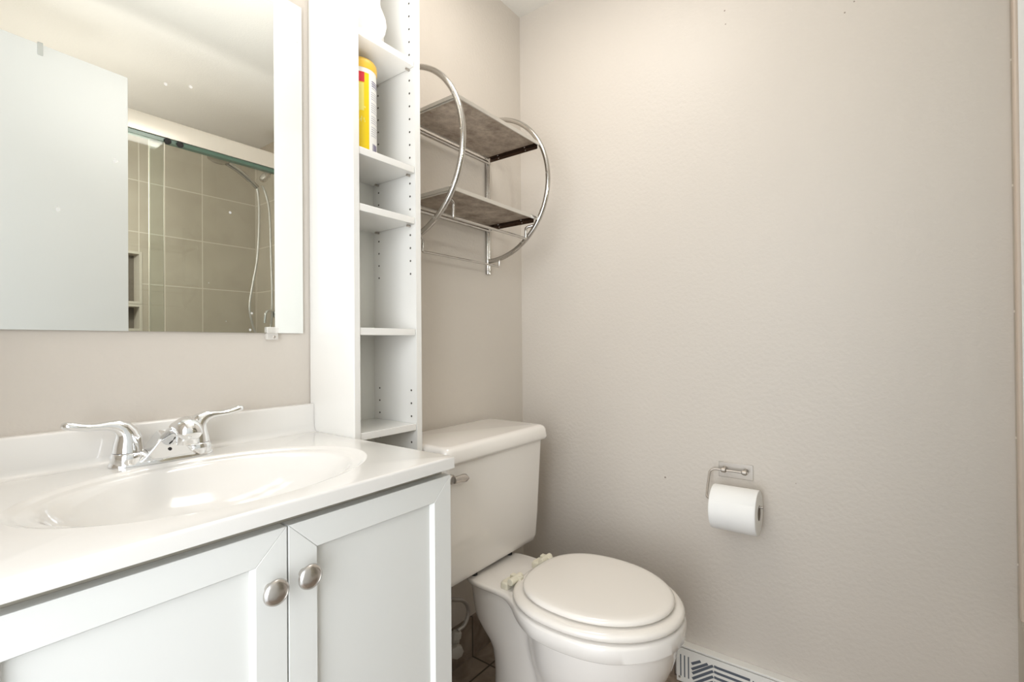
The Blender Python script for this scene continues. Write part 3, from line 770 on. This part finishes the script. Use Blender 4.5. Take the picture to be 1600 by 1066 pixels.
bm = B(); lathe(bm, [(.0035, 0), (.003, -.0012), (.001, -.0018)], (X0, -.592, .014), 'x', 14); part('screw', bm, m_steel, rg)

# ------------------------------------------------------------------ shower enclosure, seen in the mirror
se = thing('shower_enclosure', 'sliding glass shower enclosure with satin header, reflected in the mirror', 'shower enclosure', (-.84, -1.32, 0))
bm = B(); P = [(-1.297, 1.893), (-1.297, 1.955), (-1.301, 1.966), (-1.309, 1.972), (-1.318, 1.973), (-1.345, 1.973), (-1.350, 1.965), (-1.350, 1.893)]
loft(bm, [[(x, y, z) for y, z in P] for x in (XL+.001, -.0005)]); part('header', bm, m_alum, se, angle=50)
bm = B(); P = rrect(-.012, -1.3315, .0115, .0140, .005, 0)
loft(bm, [[(p[0], p[1], z) for p in P] for z in (.42, 1.8925)]); part('jamb', bm, mat('jamb_beige', srgb(206, 190, 174), rough=.35), se)
bm = B(); box(bm, XL+.001, -.0005, -1.350, -1.322, .40, .42); part('bottom_track', bm, m_alum, se)
bm = B(); box(bm, -.792, -.026, -1.3310, -1.3250, .422, 1.892, mi=0)
for f in bm.faces:
    if abs(f.normal.y) < .5: f.material_index = 1
bm.normal_update()
for f in bm.faces:
    f.material_index = 0 if abs(f.normal.y) > .5 else 1
g1 = part('glass_panel', bm, [m_glass, m_gedge], se)
bm = B(); box(bm, XL+.02, -.745, -1.3120, -1.3060, .422, 1.892); bm.normal_update()
for f in bm.faces: f.material_index = 0 if abs(f.normal.y) > .5 else 1
g2 = part('glass_panel', bm, [m_glass, m_gedge], se)
bm = B(); box(bm, XL+.02, -.026, -1.3330, -1.3042, 1.876, 1.892); part('top_clamp', bm, m_gedge, g1)
bm = B()
for x in (-.735, -.690): lathe(bm, [(.013, 0), (.013, .006), (.006, .008)], (x, -1.3038, 1.880), 'y', 20)
part('roller', bm, m_rubber, g1)
bm = B(); box(bm, -.7475, -.7440, -1.3135, -1.3045, .424, 1.875); part('edge_glint', bm, m_glint, g2)  # reflection line on the glass edge, put in as a pale strip
bm = B(); box(bm, -.7935, -.7905, -1.3330, -1.3230, .424, 1.875); part('edge_glint', bm, m_glint, g1)  # second painted reflection line, on the other panel's edge

# bathtub below the enclosure
bt = thing('bathtub', 'white built-in bathtub behind the sliding glass doors', 'bathtub', (-.84, -1.69, 0))
bm = B()
def rr2(i, z, r): return rrect((XL)/2, (-1.325+YS)/2, -XL/2-.002-i, .375-i, r, z)
loft(bm, [rr2(0, 0, .01), rr2(0, .395, .01), rr2(.004, .399, .01), rr2(.06, .399, .08), rr2(.075, .385, .09), rr2(.13, .10, .12), rr2(.16, .085, .12)])
part('tub_shell', bm, m_porc, bt, angle=50)

# hand shower on the shower's right wall
YV = -1.70
hs = thing('hand_shower', 'chrome hand shower with hose on the shower side wall, seen in the mirror', 'shower head', (0, YV, 1.95))
bm = B(); lathe(bm, [(.028, 0), (.026, -.006), (.012, -.010)], (-.0005, YV, 2.03), 'x', 28)
tube(bm, curve([(-.004, YV, 2.03), (-.05, YV, 2.035), (-.09, YV, 2.022), (-.118, YV, 1.995)], 6), .0095, 14); part('shower_arm', bm, m_chrome2, hs, angle=50)
bm = B(); lathe(bm, [(.012, 0), (.019, .012), (.021, .035), (.019, .055), (.013, .066)], (-.112, YV, 2.005), frame_axis((-.62, 0, -.80)), 20)
lathe(bm, [(.006, 0), (.006, .024)], (-.135, YV, 1.985), 'y', 12, mi=0)
part('holder', bm, m_nickel, hs, angle=50)
bm = B(); tube(bm, curve([(-.178, YV+.004, 1.905), (-.22, YV+.004, 1.938), (-.28, YV+.004, 1.975), (-.335, YV+.004, 1.998)], 6), [.0125]*6+[.0145]*12+[.016], 16)
hh = part('handle', bm, m_chrome2, hs, angle=60)
bm = B(); lathe(bm, [(.012, .028), (.030, .020), (.050, .006), (.052, 0), (.050, -.006), (.044, -.009), (.001, -.009)], (-.378, YV+.004, 2.004), frame_axis((.15, 0, 1)), 36)
part('spray_head', bm, m_chrome2, hh, angle=50)
bm = B(); tube(bm, curve([(-.180, YV+.004, 1.903), (-.170, YV, 1.86), (-.166, YV, 1.742), (-.176, YV, 1.525), (-.205, YV, 1.35), (-.220, YV, 1.24), (-.208, YV, 1.15), (-.18, YV, 1.08), (-.14, YV+.01, 1.06), (-.105, YV, 1.12), (-.095, YV, 1.3), (-.100, YV, 1.535), (-.108, YV, 1.78), (-.128, YV, 1.88), (-.150, YV, 1.925)], 8), .0062, 10)
part('hose', bm, m_braid, hs, angle=60)
vv_ = thing('shower_valve', 'chrome single-lever shower valve on the tiled side wall', 'shower valve', (0, YV, 1.2))
bm = B(); lathe(bm, [(.080, 0), (.078, -.006), (.045, -.012), (.030, -.014), (.028, -.055), (.024, -.060)], (-.0005, YV, 1.20), 'x', 36); part('escutcheon', bm, m_chrome, vv_, angle=40)
bm = B(); lathe(bm, [(.022, 0), (.023, -.02), (.016, -.03)], (-.060, YV, 1.20), 'x', 24); tube(bm, curve([(-.075, YV, 1.215), (-.100, YV, 1.222), (-.128, YV, 1.212), (-.136, YV, 1.18), (-.139, YV, 1.15)], 6), .0075, 12); part('lever', bm, m_chrome, vv_, angle=50)

# ------------------------------------------------------------------ lamps
cl = thing('added_ceiling_lamp', 'flat square white ceiling lamp, added out of view as fill light', 'ceiling lamp', (-.62, -.42, CZ))  # unseen fixture added to carry the overhead fill
part('lamp_base', bxm(-.81, -.43, -.61, -.23, CZ-.030, CZ-.0005), m_white, cl, bevel=.004)
part('diffuser', bxm(-.80, -.44, -.60, -.24, CZ-.042, CZ-.030), m_bulb, cl, bevel=.004)
vl = thing('vanity_lamp', 'three-shade wall lamp bar mounted above the mirror', 'wall lamp', (-1.18, 0, 2.05))
part('back_plate', bxm(-1.46, -.90, -.022, -.0005, 2.02, 2.10), m_nickel, vl, bevel=.004)
for x in (-1.37, -1.18, -.99):
    bm = B(); tube(bm, curve([(x, -.022, 2.06), (x, -.06, 2.075), (x, -.09, 2.065), (x, -.092, 2.05)], 5), .006, 10); part('arm', bm, m_nickel, vl, angle=60)
    bm = B(); lathe(bm, [(.018, .05), (.030, .042), (.040, .02), (.048, -.01), (.050, -.028), (.046, -.028), (.03, .0)], (x, -.092, 2.02), n=28); part('lamp_shade', bm, m_shade, vl, angle=50)
